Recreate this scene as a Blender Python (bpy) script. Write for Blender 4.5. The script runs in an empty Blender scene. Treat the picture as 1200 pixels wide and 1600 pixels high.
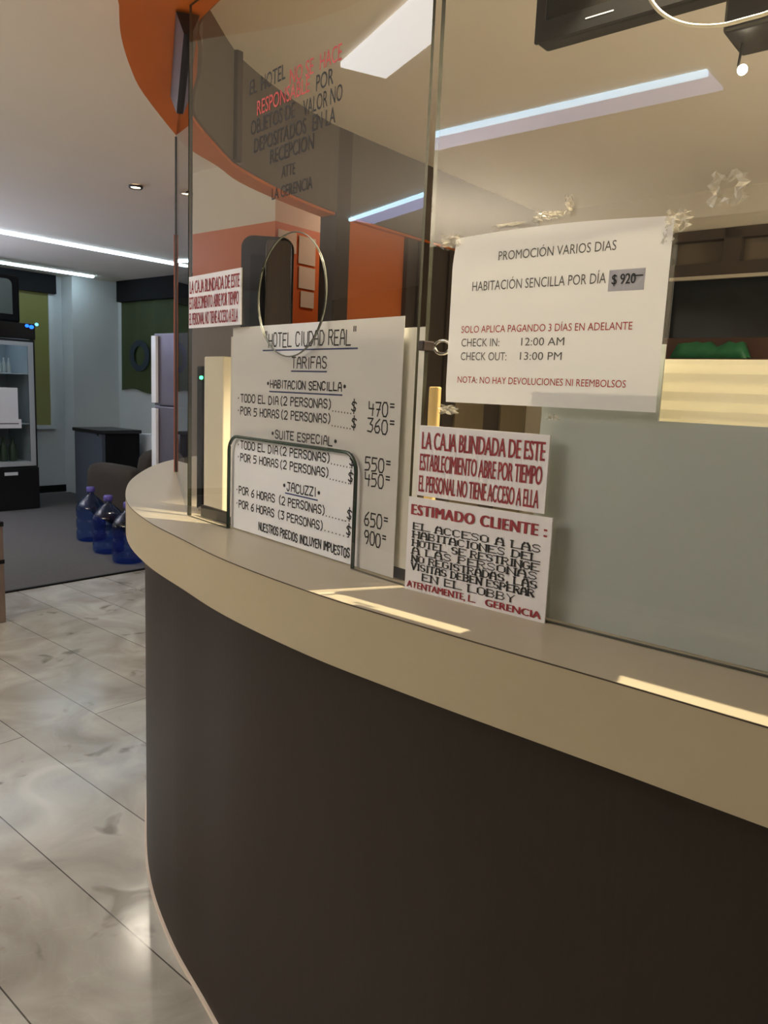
import bpy, bmesh, math, random
from mathutils import Vector, Matrix, Euler
from mathutils.geometry import tessellate_polygon
random.seed(7)
S = bpy.context.scene
COL = S.collection
# ------------------------------------------------------------------ camera
EYE = Vector((0, 0, 1.5)); FPX = 1180.0
p_, r_ = math.radians(9.0), math.radians(2.5)
FW = Vector((0, math.cos(p_), -math.sin(p_))); RT0 = Vector((1, 0, 0)); UP0 = RT0.cross(FW)
RT = math.cos(r_) * RT0 + math.sin(r_) * UP0
UPV = math.cos(r_) * UP0 - math.sin(r_) * RT0
cam = bpy.data.cameras.new('camera'); co = bpy.data.objects.new('camera', cam); COL.objects.link(co)
co.matrix_world = Matrix(((RT.x, UPV.x, -FW.x, EYE.x), (RT.y, UPV.y, -FW.y, EYE.y), (RT.z, UPV.z, -FW.z, EYE.z), (0, 0, 0, 1)))
cam.sensor_fit = 'VERTICAL'; cam.sensor_height = 36.0; cam.lens = 36.0 * FPX / 1600.0; cam.clip_start = 0.02
S.camera = co
# ------------------------------------------------------------------ colour management, world
S.view_settings.view_transform = 'Standard'; S.view_settings.look = 'None'
S.view_settings.gamma = 1.0; S.view_settings.exposure = 0.0; S.view_settings.use_curve_mapping = False
W = bpy.data.worlds.new('world'); S.world = W; W.use_nodes = True
W.node_tree.nodes['Background'].inputs[0].default_value = (1.0, 0.86, 0.66, 1)
W.node_tree.nodes['Background'].inputs[1].default_value = 0.12
# ------------------------------------------------------------------ room axes: U runs along the front of the desk, V away from it
az = math.radians(39.8)
V = Vector((math.sin(az), math.cos(az), 0)); U = Vector((math.cos(az), -math.sin(az), 0)); Zv = Vector((0, 0, 1))
GU, GV = -0.786, 1.0145           # joint between the two big glass panels, in U,V
ZC = 1.165                        # counter top height
ZS = 2.38                         # underside of the canopy
ZT = 2.78                         # ceiling
def P(u, v, z): return U * u + V * v + Zv * z          # room coordinates
def K(u, v, z): return P(u + GU, v + GV, z)            # kiosk coordinates, from the glass joint
def ray(x, y): return FW + RT * ((x - 600) / FPX) - UPV * ((y - 800) / FPX)
def on_z(x, y, z):
    d = ray(x, y); return EYE + d * ((z - EYE.z) / d.z)
def on_plane(x, y, p, n):
    d = ray(x, y); return EYE + d * ((p - EYE).dot(n) / d.dot(n))
def uv(p): return p.dot(U), p.dot(V), p.z
# ------------------------------------------------------------------ lights
def lamp(name, kind, loc, energy, color, **kw):
    l = bpy.data.lights.new(name, kind); l.energy = energy; l.color = color
    for k, a in kw.items(): setattr(l, k, a)
    o = bpy.data.objects.new(name, l); COL.objects.link(o); o.location = loc; return o
WARM = (1.0, 0.89, 0.73); COOL = (0.66, 0.83, 1.0)
lamp('desk_downlight_lamp', 'SPOT', K(.27, .526, ZT - .03), 330, (1.0, .84, .56), spot_size=math.radians(84), spot_blend=.2, shadow_soft_size=.010)
UPW = Euler((math.pi, 0, 0))
lamp('kiosk_fill', 'AREA', K(2.6, 2.0, 1.9), 150, WARM, shape='DISK', size=.7).rotation_euler = UPW  # unseen source added to brighten the kiosk ceiling
lamp('hall_ceiling_fill', 'AREA', P(-3.4, -2.6, 1.9), 270, (1.0, .90, .76), shape='DISK', size=1.2).rotation_euler = UPW  # added behind the camera, out of view, to lift the ceiling
lamp('hall_floor_fill', 'AREA', P(-3.2, -1.2, ZT - .02), 22, WARM, shape='DISK', size=.4)  # extra fill over the hall floor, no visible fitting
lamp('lobby_fill', 'AREA', P(-8.2, 1.2, 1.7), 150, (.70, .76, 1.0), shape='DISK', size=.8).rotation_euler = UPW  # cool fill added out of view for the lobby ceiling
lamp('passage_fill', 'AREA', K(-2.25, 2.7, ZT - .02), 5, WARM, shape='DISK', size=.2)  # hidden source added to light the orange wall in the passage

# ------------------------------------------------------------------ materials
M = {}
def mat(name, col, rough=.5, metal=0., emit=0., spec=.5, bump=None, noise=None, trans=0.):
    m = bpy.data.materials.new(name); m.use_nodes = True; M[name] = m
    nt = m.node_tree; b = nt.nodes['Principled BSDF']
    b.inputs['Base Color'].default_value = (*col, 1); b.inputs['Roughness'].default_value = rough
    b.inputs['Metallic'].default_value = metal; b.inputs['Specular IOR Level'].default_value = spec
    if emit:
        b.inputs['Emission Color'].default_value = (*col, 1); b.inputs['Emission Strength'].default_value = emit
    if noise:
        sc, amt, stretch = noise
        tc = nt.nodes.new('ShaderNodeTexCoord'); mp = nt.nodes.new('ShaderNodeMapping'); mp.inputs['Scale'].default_value = stretch
        nz = nt.nodes.new('ShaderNodeTexNoise'); nz.inputs['Scale'].default_value = sc; nz.inputs['Detail'].default_value = 4
        mx = nt.nodes.new('ShaderNodeMix'); mx.data_type = 'RGBA'
        mx.inputs['A'].default_value = (*[c * (1 - amt) for c in col], 1); mx.inputs['B'].default_value = (*[min(1, c * (1 + amt)) for c in col], 1)
        nt.links.new(tc.outputs['Object'], mp.inputs['Vector']); nt.links.new(mp.outputs['Vector'], nz.inputs['Vector'])
        nt.links.new(nz.outputs['Fac'], mx.inputs['Factor']); nt.links.new(mx.outputs['Result'], b.inputs['Base Color'])
        if bump:
            bp = nt.nodes.new('ShaderNodeBump'); bp.inputs['Strength'].default_value = bump; bp.inputs['Distance'].default_value = .01
            nt.links.new(nz.outputs['Fac'], bp.inputs['Height']); nt.links.new(bp.outputs['Normal'], b.inputs['Normal'])
    if trans:
        out = nt.nodes['Material Output']; tr = nt.nodes.new('ShaderNodeBsdfTranslucent'); tr.inputs['Color'].default_value = (*col, 1)
        ms = nt.nodes.new('ShaderNodeMixShader'); ms.inputs[0].default_value = trans
        nt.links.new(b.outputs[0], ms.inputs[1]); nt.links.new(tr.outputs[0], ms.inputs[2]); nt.links.new(ms.outputs[0], out.inputs[0])
    return m
def glass(name, tint, ior=1.7, rough=0.):
    m = bpy.data.materials.new(name); m.use_nodes = True; M[name] = m; nt = m.node_tree
    nt.nodes.remove(nt.nodes['Principled BSDF']); out = nt.nodes['Material Output']
    t = nt.nodes.new('ShaderNodeBsdfTransparent'); t.inputs[0].default_value = (*tint, 1)
    g = nt.nodes.new('ShaderNodeBsdfGlossy'); g.inputs['Roughness'].default_value = rough
    f = nt.nodes.new('ShaderNodeFresnel'); f.inputs[0].default_value = ior
    ge = nt.nodes.new('ShaderNodeNewGeometry'); mm = nt.nodes.new('ShaderNodeMath'); mm.operation = 'SUBTRACT'; mm.inputs[0].default_value = 1
    mu = nt.nodes.new('ShaderNodeMath'); mu.operation = 'MULTIPLY'; ms = nt.nodes.new('ShaderNodeMixShader')
    nt.links.new(ge.outputs['Backfacing'], mm.inputs[1]); nt.links.new(mm.outputs[0], mu.inputs[0]); nt.links.new(f.outputs[0], mu.inputs[1])
    nt.links.new(mu.outputs[0], ms.inputs[0]); nt.links.new(t.outputs[0], ms.inputs[1]); nt.links.new(g.outputs[0], ms.inputs[2])
    nt.links.new(ms.outputs[0], out.inputs[0]); return m
mat('ceiling', (.86, .79, .68), .9, noise=(1.2, .03, (1, 1, 1)))
mat('wall_beige', (.68, .62, .50), .85, noise=(2, .04, (1, 1, 1)))
mat('wall_grey', (.60, .64, .64), .8, noise=(2, .05, (1, 1, 1)))
mat('wall_taupe', (.20, .17, .14), .8, noise=(2, .08, (1, 1, 1)))
mat('orange', (.56, .135, .016), .55, noise=(3, .03, (1, 1, 1)))
mat('fascia', (.10, .082, .066), .6, noise=(5, .12, (1, 1, 1)))
mat('post_wood', (.035, .022, .015), .5, noise=(8, .2, (6, 6, .5)))
mat('panel_wood', (.05, .036, .025), .5, noise=(6, .25, (8, 8, .4)))
mat('panel_olive', (.19, .15, .085), .55, noise=(6, .1, (8, 8, .4)))
mat('laminate', (.44, .395, .30), .34, noise=(30, .02, (1, 1, 1)), spec=.5)
mat('edge_band', (.38, .325, .225), .5, noise=(30, .02, (1, 1, 1)), spec=.3)
mat('desk_front', (.025, .0185, .0145), .5, noise=(40, .14, (5, 5, .25)), spec=.2)
mat('white_trim', (.6, .52, .45), .6)
mat('paper', (.82, .825, .84), .85, trans=.12, noise=(14, .02, (1, 1, 1)))
mat('paper_b', (.76, .76, .72), .85, trans=.12)
mat('sign_white', (.78, .77, .80), .5, noise=(18, .02, (1, 1, 1)))
mat('ink', (.022, .022, .024), .7); mat('ink_blue', (.03, .05, .16), .7); mat('ink_red', (.42, .025, .03), .6); mat('ink_dark_red', (.27, .02, .03), .6)
mat('ink_pale_red', (.55, .06, .06), .6); mat('ink_grey', (.12, .12, .12), .7); mat('grey_patch', (.55, .55, .60), .8)
mat('board', (.44, .485, .50), .6, noise=(3, .04, (1, 1, 1)))
mat('corrugated', (.84, .81, .70), .55, trans=.45)
mat('black', (.010, .010, .011), .35); mat('black_gloss', (.012, .011, .010), .12); mat('black_matte', (.005, .005, .006), .7, spec=.2)
mat('rail', (.045, .035, .034), .35, metal=.5); mat('chrome', (.75, .75, .75), .15, metal=1); mat('steel', (.15, .14, .18), .34, metal=.7, noise=(10, .1, (1, 1, .2)))
mat('pale_steel', (.85, .88, .92), .4, metal=.2)
mat('glass_edge', (.03, .032, .022), .3, spec=.3); mat('slot_edge', (.02, .055, .04), .15, spec=.8); mat('ring_edge', (.30, .32, .27), .1, spec=1., metal=.4)
mat('seal', (.012, .01, .009), .5); mat('orange_reflection', (.30, .06, .02), .6)
mat('cream', (.72, .68, .55), .5); mat('stick', (.70, .50, .20), .6, noise=(30, .12, (1, 1, .1)))
mat('led', (.66, .86, 1.0), emit=14.); mat('led_soft', (.60, .64, 1.0), emit=3.6); mat('led_blue', (.55, .80, 1.0), emit=14.); mat('lens_warm', (1.0, .86, .6), emit=14.); mat('panel_light', (.92, .96, 1.0), emit=7.)
mat('bulb', (1.0, .9, .68), emit=30.); mat('lamp_trim', (.10, .09, .08), .4, metal=.6)
mat('green_led', (.05, 1., .25), emit=6.); mat('blue_led', (.01, .10, 1.), emit=3.5); mat('cyan_led', (.10, .5, 1.), emit=3.5)
mat('carpet', (.085, .080, .080), .95, noise=(60, .2, (1, 1, 1)))
mat('banner', (.045, .065, .018), .7, noise=(4, .25, (1, 1, .3))); mat('banner_letter', (.02, .035, .05), .7)
mat('lobby_glow', (.15, .155, .05), emit=.12, rough=.3); mat('desk_lit_end', (.065, .08, .105), .45); mat('sofa', (.034, .026, .018), .9, noise=(9, .25, (1, 1, 1)), bump=.2)
mat('sofa_light', (.07, .055, .038), .9, noise=(9, .25, (1, 1, 1))); mat('cap_purple', (.10, .08, .35), .4); mat('bench', (.20, .15, .125), .55, noise=(10, .15, (1, 1, .3)))
mat('window_dark', (.016, .019, .019), .25, spec=.25, noise=(7, .6, (1, 1, 1))); mat('window_frame', (.075, .055, .038), .5); mat('transom', (.20, .155, .10), .4); mat('sill', (.11, .05, .03), .6)
mat('green_bag', (.02, .20, .075), .4, noise=(20, .4, (1, 1, 1))); mat('screen_green', (.09, .11, .10), .3); mat('cooler_inside', (.40, .43, .45), .5)
mat('bottle', (.55, .56, .55), .3); mat('bottle_green', (.06, .09, .055), .3); mat('cable', (.80, .74, .60), .5); mat('notice', (.62, .60, .47), .8); mat('cloud', (.5, .55, .6), .7)
glass('pane_tinted', (.955, .945, .925), 1.7); glass('pane_clear', (.985, .985, .97), 1.62); glass('pane_side', (.95, .94, .92), 1.5); mat('tape', (.80, .76, .66), .12, spec=1.); M['tape'].node_tree.nodes['Principled BSDF'].inputs['Alpha'].default_value = .42
glass('jug_blue', (.36, .54, .92), 1.6, .05); glass('cooler_glass', (.86, .9, .9), 1.4)
def glowing(name, base, emit_col, strength): pass
# polished marble in rows
m = bpy.data.materials.new('marble'); m.use_nodes = True; M['marble'] = m; nt = m.node_tree; b = nt.nodes['Principled BSDF']
N = lambda t: nt.nodes.new(t); Lk = nt.links.new
tc = N('ShaderNodeTexCoord'); mp = N('ShaderNodeMapping'); mp.inputs['Rotation'].default_value = (0, 0, az); Lk(tc.outputs['Object'], mp.inputs['Vector'])
mp.inputs['Location'].default_value = (0.2, 1.20, 0)
br = N('ShaderNodeTexBrick'); br.inputs['Scale'].default_value = 1.0; br.inputs['Brick Width'].default_value = 4.6; br.inputs['Row Height'].default_value = .325
br.inputs['Mortar Size'].default_value = .0022; br.inputs['Mortar Smooth'].default_value = .2; br.offset = .37
br.inputs['Color1'].default_value = (1, 1, 1, 1); br.inputs['Color2'].default_value = (.86, .84, .82, 1); br.inputs['Mortar'].default_value = (.2, .19, .18, 1)
Lk(mp.outputs[0], br.inputs['Vector'])
n1 = N('ShaderNodeTexNoise'); n1.inputs['Scale'].default_value = 2.6; n1.inputs['Detail'].default_value = 7; n1.inputs['Distortion'].default_value = 1.2; Lk(mp.outputs[0], n1.inputs['Vector'])
cr = N('ShaderNodeValToRGB'); e = cr.color_ramp.elements; e[0].position = .3; e[0].color = (.30, .287, .262, 1); e[1].position = .68; e[1].color = (.54, .545, .515, 1)
x_ = cr.color_ramp.elements.new(.5); x_.color = (.42, .417, .387, 1); Lk(n1.outputs['Fac'], cr.inputs[0])
n2 = N('ShaderNodeTexNoise'); n2.inputs['Scale'].default_value = 5.5; n2.inputs['Detail'].default_value = 3; n2.inputs['Distortion'].default_value = .6; Lk(mp.outputs[0], n2.inputs['Vector'])
cr2 = N('ShaderNodeValToRGB'); e = cr2.color_ramp.elements; e[0].position = .28; e[0].color = (.5, .47, .44, 1); e[1].position = .36; e[1].color = (1, 1, 1, 1); Lk(n2.outputs['Fac'], cr2.inputs[0])
w1 = N('ShaderNodeTexNoise'); w1.inputs['Scale'].default_value = 2.2; w1.inputs['Detail'].default_value = 2; w1.inputs['Distortion'].default_value = 2.5; Lk(mp.outputs[0], w1.inputs['Vector'])
cr3 = N('ShaderNodeValToRGB'); e = cr3.color_ramp.elements; e[0].position = .492; e[0].color = (0, 0, 0, 1); e[1].position = .508; e[1].color = (0, 0, 0, 1); x_ = cr3.color_ramp.elements.new(.5); x_.color = (.10, .10, .10, 1); Lk(w1.outputs['Fac'], cr3.inputs[0])
mA = N('ShaderNodeMix'); mA.data_type = 'RGBA'; mA.blend_type = 'MULTIPLY'; mA.inputs['Factor'].default_value = 1; Lk(cr.outputs[0], mA.inputs['A']); Lk(cr2.outputs[0], mA.inputs['B'])
mB = N('ShaderNodeMix'); mB.data_type = 'RGBA'; mB.blend_type = 'MULTIPLY'; mB.inputs['Factor'].default_value = 1; Lk(mA.outputs['Result'], mB.inputs['A']); Lk(br.outputs['Color'], mB.inputs['B'])
mC = N('ShaderNodeMix'); mC.data_type = 'RGBA'; mC.blend_type = 'ADD'; mC.inputs['Factor'].default_value = .2; Lk(mB.outputs['Result'], mC.inputs['A']); Lk(cr3.outputs[0], mC.inputs['B'])
Lk(mC.outputs['Result'], b.inputs['Base Color']); b.inputs['Roughness'].default_value = .17
bp = N('ShaderNodeBump'); bp.inputs['Strength'].default_value = .05; bp.inputs['Distance'].default_value = .02; Lk(n2.outputs['Fac'], bp.inputs['Height']); Lk(bp.outputs['Normal'], b.inputs['Normal'])
# ------------------------------------------------------------------ helpers
def tag(o, label=None, cat=None, group=None, kind=None):
    if label: o['label'] = label
    if cat: o['category'] = cat
    if group: o['group'] = group
    if kind: o['kind'] = kind
    return o
def thing(name, loc, label, cat, group=None):
    o = bpy.data.objects.new(name, None); COL.objects.link(o); o.location = loc; o.empty_display_size = .05
    return tag(o, label, cat, group)
def world_loc(o):
    l = o.location.copy()
    while o.parent: o = o.parent; l += o.location
    return l
def link(name, bm, mt, parent=None, smooth=False):
    """world-space bmesh -> one object whose origin is the bottom centre of its own shape"""
    bmesh.ops.recalc_face_normals(bm, faces=bm.faces[:]) if bm.faces and all(len(f.verts) for f in bm.faces) and not getattr(link, 'raw', False) else None
    vs = bm.verts; c = Vector(((min(v.co.x for v in vs) + max(v.co.x for v in vs)) / 2, (min(v.co.y for v in vs) + max(v.co.y for v in vs)) / 2, min(v.co.z for v in vs)))
    bmesh.ops.translate(bm, verts=bm.verts, vec=-c)
    me = bpy.data.meshes.new(name); bm.to_mesh(me); bm.free()
    for x in (mt if isinstance(mt, (list, tuple)) else [mt]): me.materials.append(M[x])
    if smooth:
        for p in me.polygons: p.use_smooth = True
    o = bpy.data.objects.new(name, me); COL.objects.link(o)
    if parent: o.parent = parent; o.location = c - world_loc(parent)
    else: o.location = c
    return o
def hexa(bm, pts, bevel=0, seg=2):
    """pts: 4 bottom then 4 top, same order"""
    vs = [bm.verts.new(p) for p in pts]; fs = []
    for f in ((3, 2, 1, 0), (4, 5, 6, 7), (0, 1, 5, 4), (1, 2, 6, 5), (2, 3, 7, 6), (3, 0, 4, 7)): fs.append(bm.faces.new([vs[i] for i in f]))
    if bevel:
        es = list({e for f in fs for e in f.edges}); bmesh.ops.bevel(bm, geom=es, offset=bevel, segments=seg, affect='EDGES', profile=.5)
def box(bm, u0, u1, v0, v1, z0, z1, bevel=0, f=P, seg=2):
    hexa(bm, [f(u0, v0, z0), f(u1, v0, z0), f(u1, v1, z0), f(u0, v1, z0), f(u0, v0, z1), f(u1, v0, z1), f(u1, v1, z1), f(u0, v1, z1)], bevel, seg)
def B(name, mt, parent, u0, u1, v0, v1, z0, z1, bevel=0, f=P, seg=2):
    bm = bmesh.new(); box(bm, u0, u1, v0, v1, z0, z1, bevel, f, seg); return link(name, bm, mt, parent, smooth=False)
def tube(bm, pts, r, n=8, closed=False):
    rings = []; k = len(pts)
    for i, p in enumerate(pts):
        a = pts[(i - 1) % k] if closed or i else p; c = pts[(i + 1) % k] if closed or i < k - 1 else p
        t = (c - a).normalized(); s = t.cross(Zv if abs(t.z) < .9 else U).normalized(); q = s.cross(t)
        rr = r[i] if isinstance(r, (list, tuple)) else r
        rings.append([bm.verts.new(p + (s * math.cos(2 * math.pi * j / n) + q * math.sin(2 * math.pi * j / n)) * rr) for j in range(n)])
    for i in range(k if closed else k - 1):
        A, C = rings[i], rings[(i + 1) % k]
        for j in range(n): bm.faces.new((A[j], A[(j + 1) % n], C[(j + 1) % n], C[j]))
    if not closed: bm.faces.new(rings[0][::-1]); bm.faces.new(rings[-1])
def lathe(bm, prof, c, n=24, cap=True):
    rings = [[bm.verts.new(c + Vector((r * math.cos(2 * math.pi * j / n), r * math.sin(2 * math.pi * j / n), z))) for j in range(n)] for r, z in prof]
    for A, C in zip(rings, rings[1:]):
        for j in range(n): bm.faces.new((A[j], A[(j + 1) % n], C[(j + 1) % n], C[j]))
    if cap: bm.faces.new(rings[0][::-1]); bm.faces.new(rings[-1])
def lens(bm, c, r, n=20):
    bm.faces.new([bm.verts.new(c + Vector((r * math.cos(2 * math.pi * j / n), r * math.sin(2 * math.pi * j / n), 0))) for j in range(n)][::-1])
def catmull(pts, n=8):
    out = []; q = [pts[0]] + pts + [pts[-1]]
    for i in range(1, len(q) - 2):
        a, b_, c, d = q[i - 1], q[i], q[i + 1], q[i + 2]
        for k in range(n):
            t = k / n; out.append(tuple(.5 * (2 * b_[j] + (c[j] - a[j]) * t + (2 * a[j] - 5 * b_[j] + 4 * c[j] - d[j]) * t * t + (3 * b_[j] - a[j] - 3 * c[j] + d[j]) * t ** 3) for j in range(len(b_))))
    out.append(tuple(pts[-1])); return out
def offset2(pts, w):
    out = []
    for i, p in enumerate(pts):
        a = pts[max(0, i - 1)]; c = pts[min(len(pts) - 1, i + 1)]; t = Vector((c[0] - a[0], c[1] - a[1])).normalized()
        out.append((p[0] - t.y * w, p[1] + t.x * w))
    return out
class Frame:
    """a flat vertical sheet: origin, along, up, towards the viewer"""
    def __init__(s, o, ex, n, ez=Zv): s.o, s.ex, s.n, s.ez = o, ex, n, ez
    def at(s, x, z, d=0): return s.o + s.ex * x + s.ez * z + s.n * d
    def loc(s, x, y):
        p = on_plane(x, y, s.o, s.n) - s.o; return p.dot(s.ex), p.dot(s.ez)
def plate(F, outline, d0, d1, holes=(), edge=None):
    """a flat sheet with holes between depths d0 and d1; edge faces get material 1"""
    bm = bmesh.new(); loops = [outline] + list(holes)
    flat = [p for l in loops for p in l]
    tris = tessellate_polygon([[Vector((p[0], p[1], 0)) for p in l] for l in loops])
    for d, rev in ((d1, False), (d0, True)):
        vs = [bm.verts.new(F.at(p[0], p[1], d)) for p in flat]
        if not rev: top = vs
        else: bot = vs
        for t in tris:
            try: bm.faces.new([vs[i] for i in t])
            except ValueError: pass
    k = 0
    for l in loops:
        m_ = len(l)
        for i in range(m_):
            a, b_ = k + i, k + (i + 1) % m_
            f = bm.faces.new((top[a], top[b_], bot[b_], bot[a]))
            if edge: f.material_index = 1
        k += m_
    bmesh.ops.recalc_face_normals(bm, faces=bm.faces[:]); return bm
def rect(x0, x1, z0, z1): return [(x0, z0), (x1, z0), (x1, z1), (x0, z1)]
def noacc(t): return t.translate(str.maketrans('ÓÍÁÉÚóíáéú', 'OIAEUoiaeu'))
def font_mesh(txt, bold=0., spacing=1.):
    def mk(t):
        c = bpy.data.curves.new('t', 'FONT'); c.body = t; c.size = 1; c.offset = bold; c.space_character = spacing; c.resolution_u = 3
        o = bpy.data.objects.new('t', c); COL.objects.link(o); dg = bpy.context.evaluated_depsgraph_get(); dg.update()
        me = bpy.data.meshes.new_from_object(o.evaluated_get(dg)); bpy.data.objects.remove(o); bpy.data.curves.remove(c)
        vs = [tuple(v.co) for v in me.vertices]; fs = [tuple(p.vertices) for p in me.polygons]; bpy.data.meshes.remove(me); return vs, fs
    vs, fs = mk(txt); rv = mk('H')[0]
    return vs, fs, (min(v[0] for v in vs), max(v[0] for v in vs), min(v[1] for v in rv), max(v[1] for v in rv))
def put_text(bm, F, txt, x0, x1, z0, z1, d, bold=0., spacing=1., slant=0.):
    vs, fs, (a, b_, c, e_) = font_mesh(txt, 0, spacing)
    if 'J' in txt:                                   # a J with a square foot instead of a tail: the mirrored L of the same face
        vs, fs, (a, b_, c, e_) = font_mesh(txt.replace('J', 'L'), 0, spacing)
        par = list(range(len(vs)))
        def root(i):
            while par[i] != i: par[i] = par[par[i]]; i = par[i]
            return i
        for f in fs:
            for i in f[1:]: par[root(i)] = root(f[0])
        isl = {}
        for i in range(len(vs)): isl.setdefault(root(i), []).append(i)
        isl = sorted(isl.values(), key=lambda ids: min(vs[i][0] for i in ids)); vs = list(vs)
        ids = isl[len(txt[:txt.index('J')].replace(' ', ''))]; mid = min(vs[i][0] for i in ids) + max(vs[i][0] for i in ids)
        for i in ids: vs[i] = (mid - vs[i][0], vs[i][1], vs[i][2])
    for k, sh in enumerate((0,) if not bold else (-bold, -bold / 2, 0, bold / 2, bold)):
        vv = []
        for x, y, _ in vs:
            X = x0 + (x + sh - a) / (b_ - a) * (x1 - x0); Zz = z0 + (y - c) / (e_ - c) * (z1 - z0)
            vv.append(bm.verts.new(F.at(X + slant * (Zz - z0), Zz, d + .00004 * k)))
        for f in fs:
            try: bm.faces.new([vv[i] for i in f])
            except ValueError: pass
# hand lettering: strokes on a 4 x 6 grid
G = {'~': [[(1.8, 2.7), (2.2, 3.3)]], 'A': [[(0, 0), (.3, 4), (1.2, 6), (2.8, 6), (3.7, 4), (4, 0)], [(.2, 2.6), (3.9, 2.6)]], 'B': [[(0, 0), (0, 6), (2.8, 6), (3.6, 4.6), (2.6, 3.2), (0, 3.2)], [(2.6, 3.2), (4, 1.7), (3, 0), (0, 0)]],
 'C': [[(4, 5), (3, 6), (1, 6), (0, 4.6), (0, 1.4), (1, 0), (3, 0), (4, 1)]], 'D': [[(0, 0), (0, 6), (2.4, 6), (4, 4.2), (4, 1.8), (2.4, 0), (0, 0)]], 'E': [[(4, 6), (0, 6), (0, 0), (4, 0)], [(0, 3.1), (3, 3.1)]],
 'F': [[(4, 6), (0, 6), (0, 0)], [(0, 3.1), (3, 3.1)]], 'G': [[(4, 5), (3, 6), (1, 6), (0, 4.6), (0, 1.4), (1, 0), (3, 0), (4, 1.2), (4, 2.8), (2.4, 2.8)]], 'H': [[(0, 0), (0, 6)], [(4, 0), (4, 6)], [(0, 3), (4, 3)]],
 'I': [[(2, 0), (2, 6)]], 'J': [[(.6, 6), (4, 6)], [(2.8, 6), (2.8, 1.2), (1.8, 0), (.6, .2), (0, 1.4)]], 'L': [[(0, 6), (0, 0), (4, 0)]], 'M': [[(0, 0), (0, 6), (2, 2.6), (4, 6), (4, 0)]], 'N': [[(0, 0), (0, 6), (4, 0), (4, 6)]],
 'O': [[(1, 0), (0, 1.4), (0, 4.6), (1, 6), (3, 6), (4, 4.6), (4, 1.4), (3, 0), (1, 0)]], 'P': [[(0, 0), (0, 6), (2.8, 6), (4, 4.6), (2.8, 3), (0, 3)]], 'Q': [[(1, 0), (0, 1.4), (0, 4.6), (1, 6), (3, 6), (4, 4.6), (4, 1.4), (3, 0), (1, 0)], [(2.6, 1.6), (4.2, -.4)]],
 'R': [[(0, 0), (0, 6), (2.8, 6), (4, 4.6), (2.8, 3.1), (0, 3.1)], [(1.8, 3.1), (4, 0)]], 'S': [[(4, 5), (3, 6), (1, 6), (0, 4.8), (.8, 3.4), (3.2, 2.7), (4, 1.3), (3, 0), (1, 0), (0, 1)]], 'T': [[(0, 6), (4, 6)], [(2, 6), (2, 0)]],
 'U': [[(0, 6), (0, 1.4), (1, 0), (3, 0), (4, 1.4), (4, 6)]], 'V': [[(0, 6), (2, 0), (4, 6)]], 'X': [[(0, 0), (4, 6)], [(0, 6), (4, 0)]], 'Y': [[(0, 6), (2, 3), (4, 6)], [(2, 3), (2, 0)]], 'Z': [[(0, 6), (4, 6), (0, 0), (4, 0)]],
 '0': [[(1, 0), (0, 1.6), (0, 4.4), (1, 6), (3, 6), (4, 4.4), (4, 1.6), (3, 0), (1, 0)]], '1': [[(1, 5), (2, 6), (2, 0)]], '2': [[(0, 5), (1, 6), (3, 6), (4, 4.8), (3.4, 3.2), (0, 0), (4, 0)]], '3': [[(0, 6), (4, 6), (1.8, 3.5), (3.6, 3), (4, 1.4), (2.8, 0), (0, .3)]],
 '4': [[(0, 6), (.1, 3), (4, 3)], [(3.3, 5), (3, 0)]], '5': [[(4, 6), (.4, 6), (.2, 3.4), (3, 3.6), (4, 2), (3, .3), (0, 0)]], '6': [[(3.6, 6), (1, 4), (0, 1.6), (1, 0), (3, 0), (4, 1.5), (3, 3), (.5, 2.6)]], '7': [[(0, 6), (4, 6), (1.6, 0)], [(.9, 3), (3.6, 3)]],
 '9': [[(4, 4.5), (3, 6), (1, 6), (0, 4.6), (1, 3), (3.2, 3.3), (4, 4.5), (3.4, 1.6), (2.2, 0)]], '(': [[(3.4, 6.6), (2, 4.6), (2, 1.4), (3.4, -.6)]], ')': [[(.6, 6.6), (2, 4.6), (2, 1.4), (.6, -.6)]], '.': [[(1.8, 0), (2.3, .2)]], ',': [[(2, .3), (1.6, -1)]],
 '$': [[(4, 5), (3, 5.7), (1, 5.7), (.3, 4.6), (3.4, 1.9), (3, .5), (1, .5), (0, 1.2)], [(2, 7.6), (2, -1.2)]], '*': [[(1, 3), (3, 4)], [(2, 2.4), (2, 4.6)], [(1, 4), (3, 3)]], '"': [[(1.2, 7), (1.2, 5.2)], [(2.8, 7), (2.8, 5.2)]], ':': [[(2, .6), (2.2, 1)], [(2, 4), (2.2, 4.4)]], '=': [[(.6, 5.6), (3.4, 5.6)], [(.6, 4.3), (3.4, 4.3)]]}
SERIF = set('ABDEFHIJKLMNPRTUV')
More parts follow.
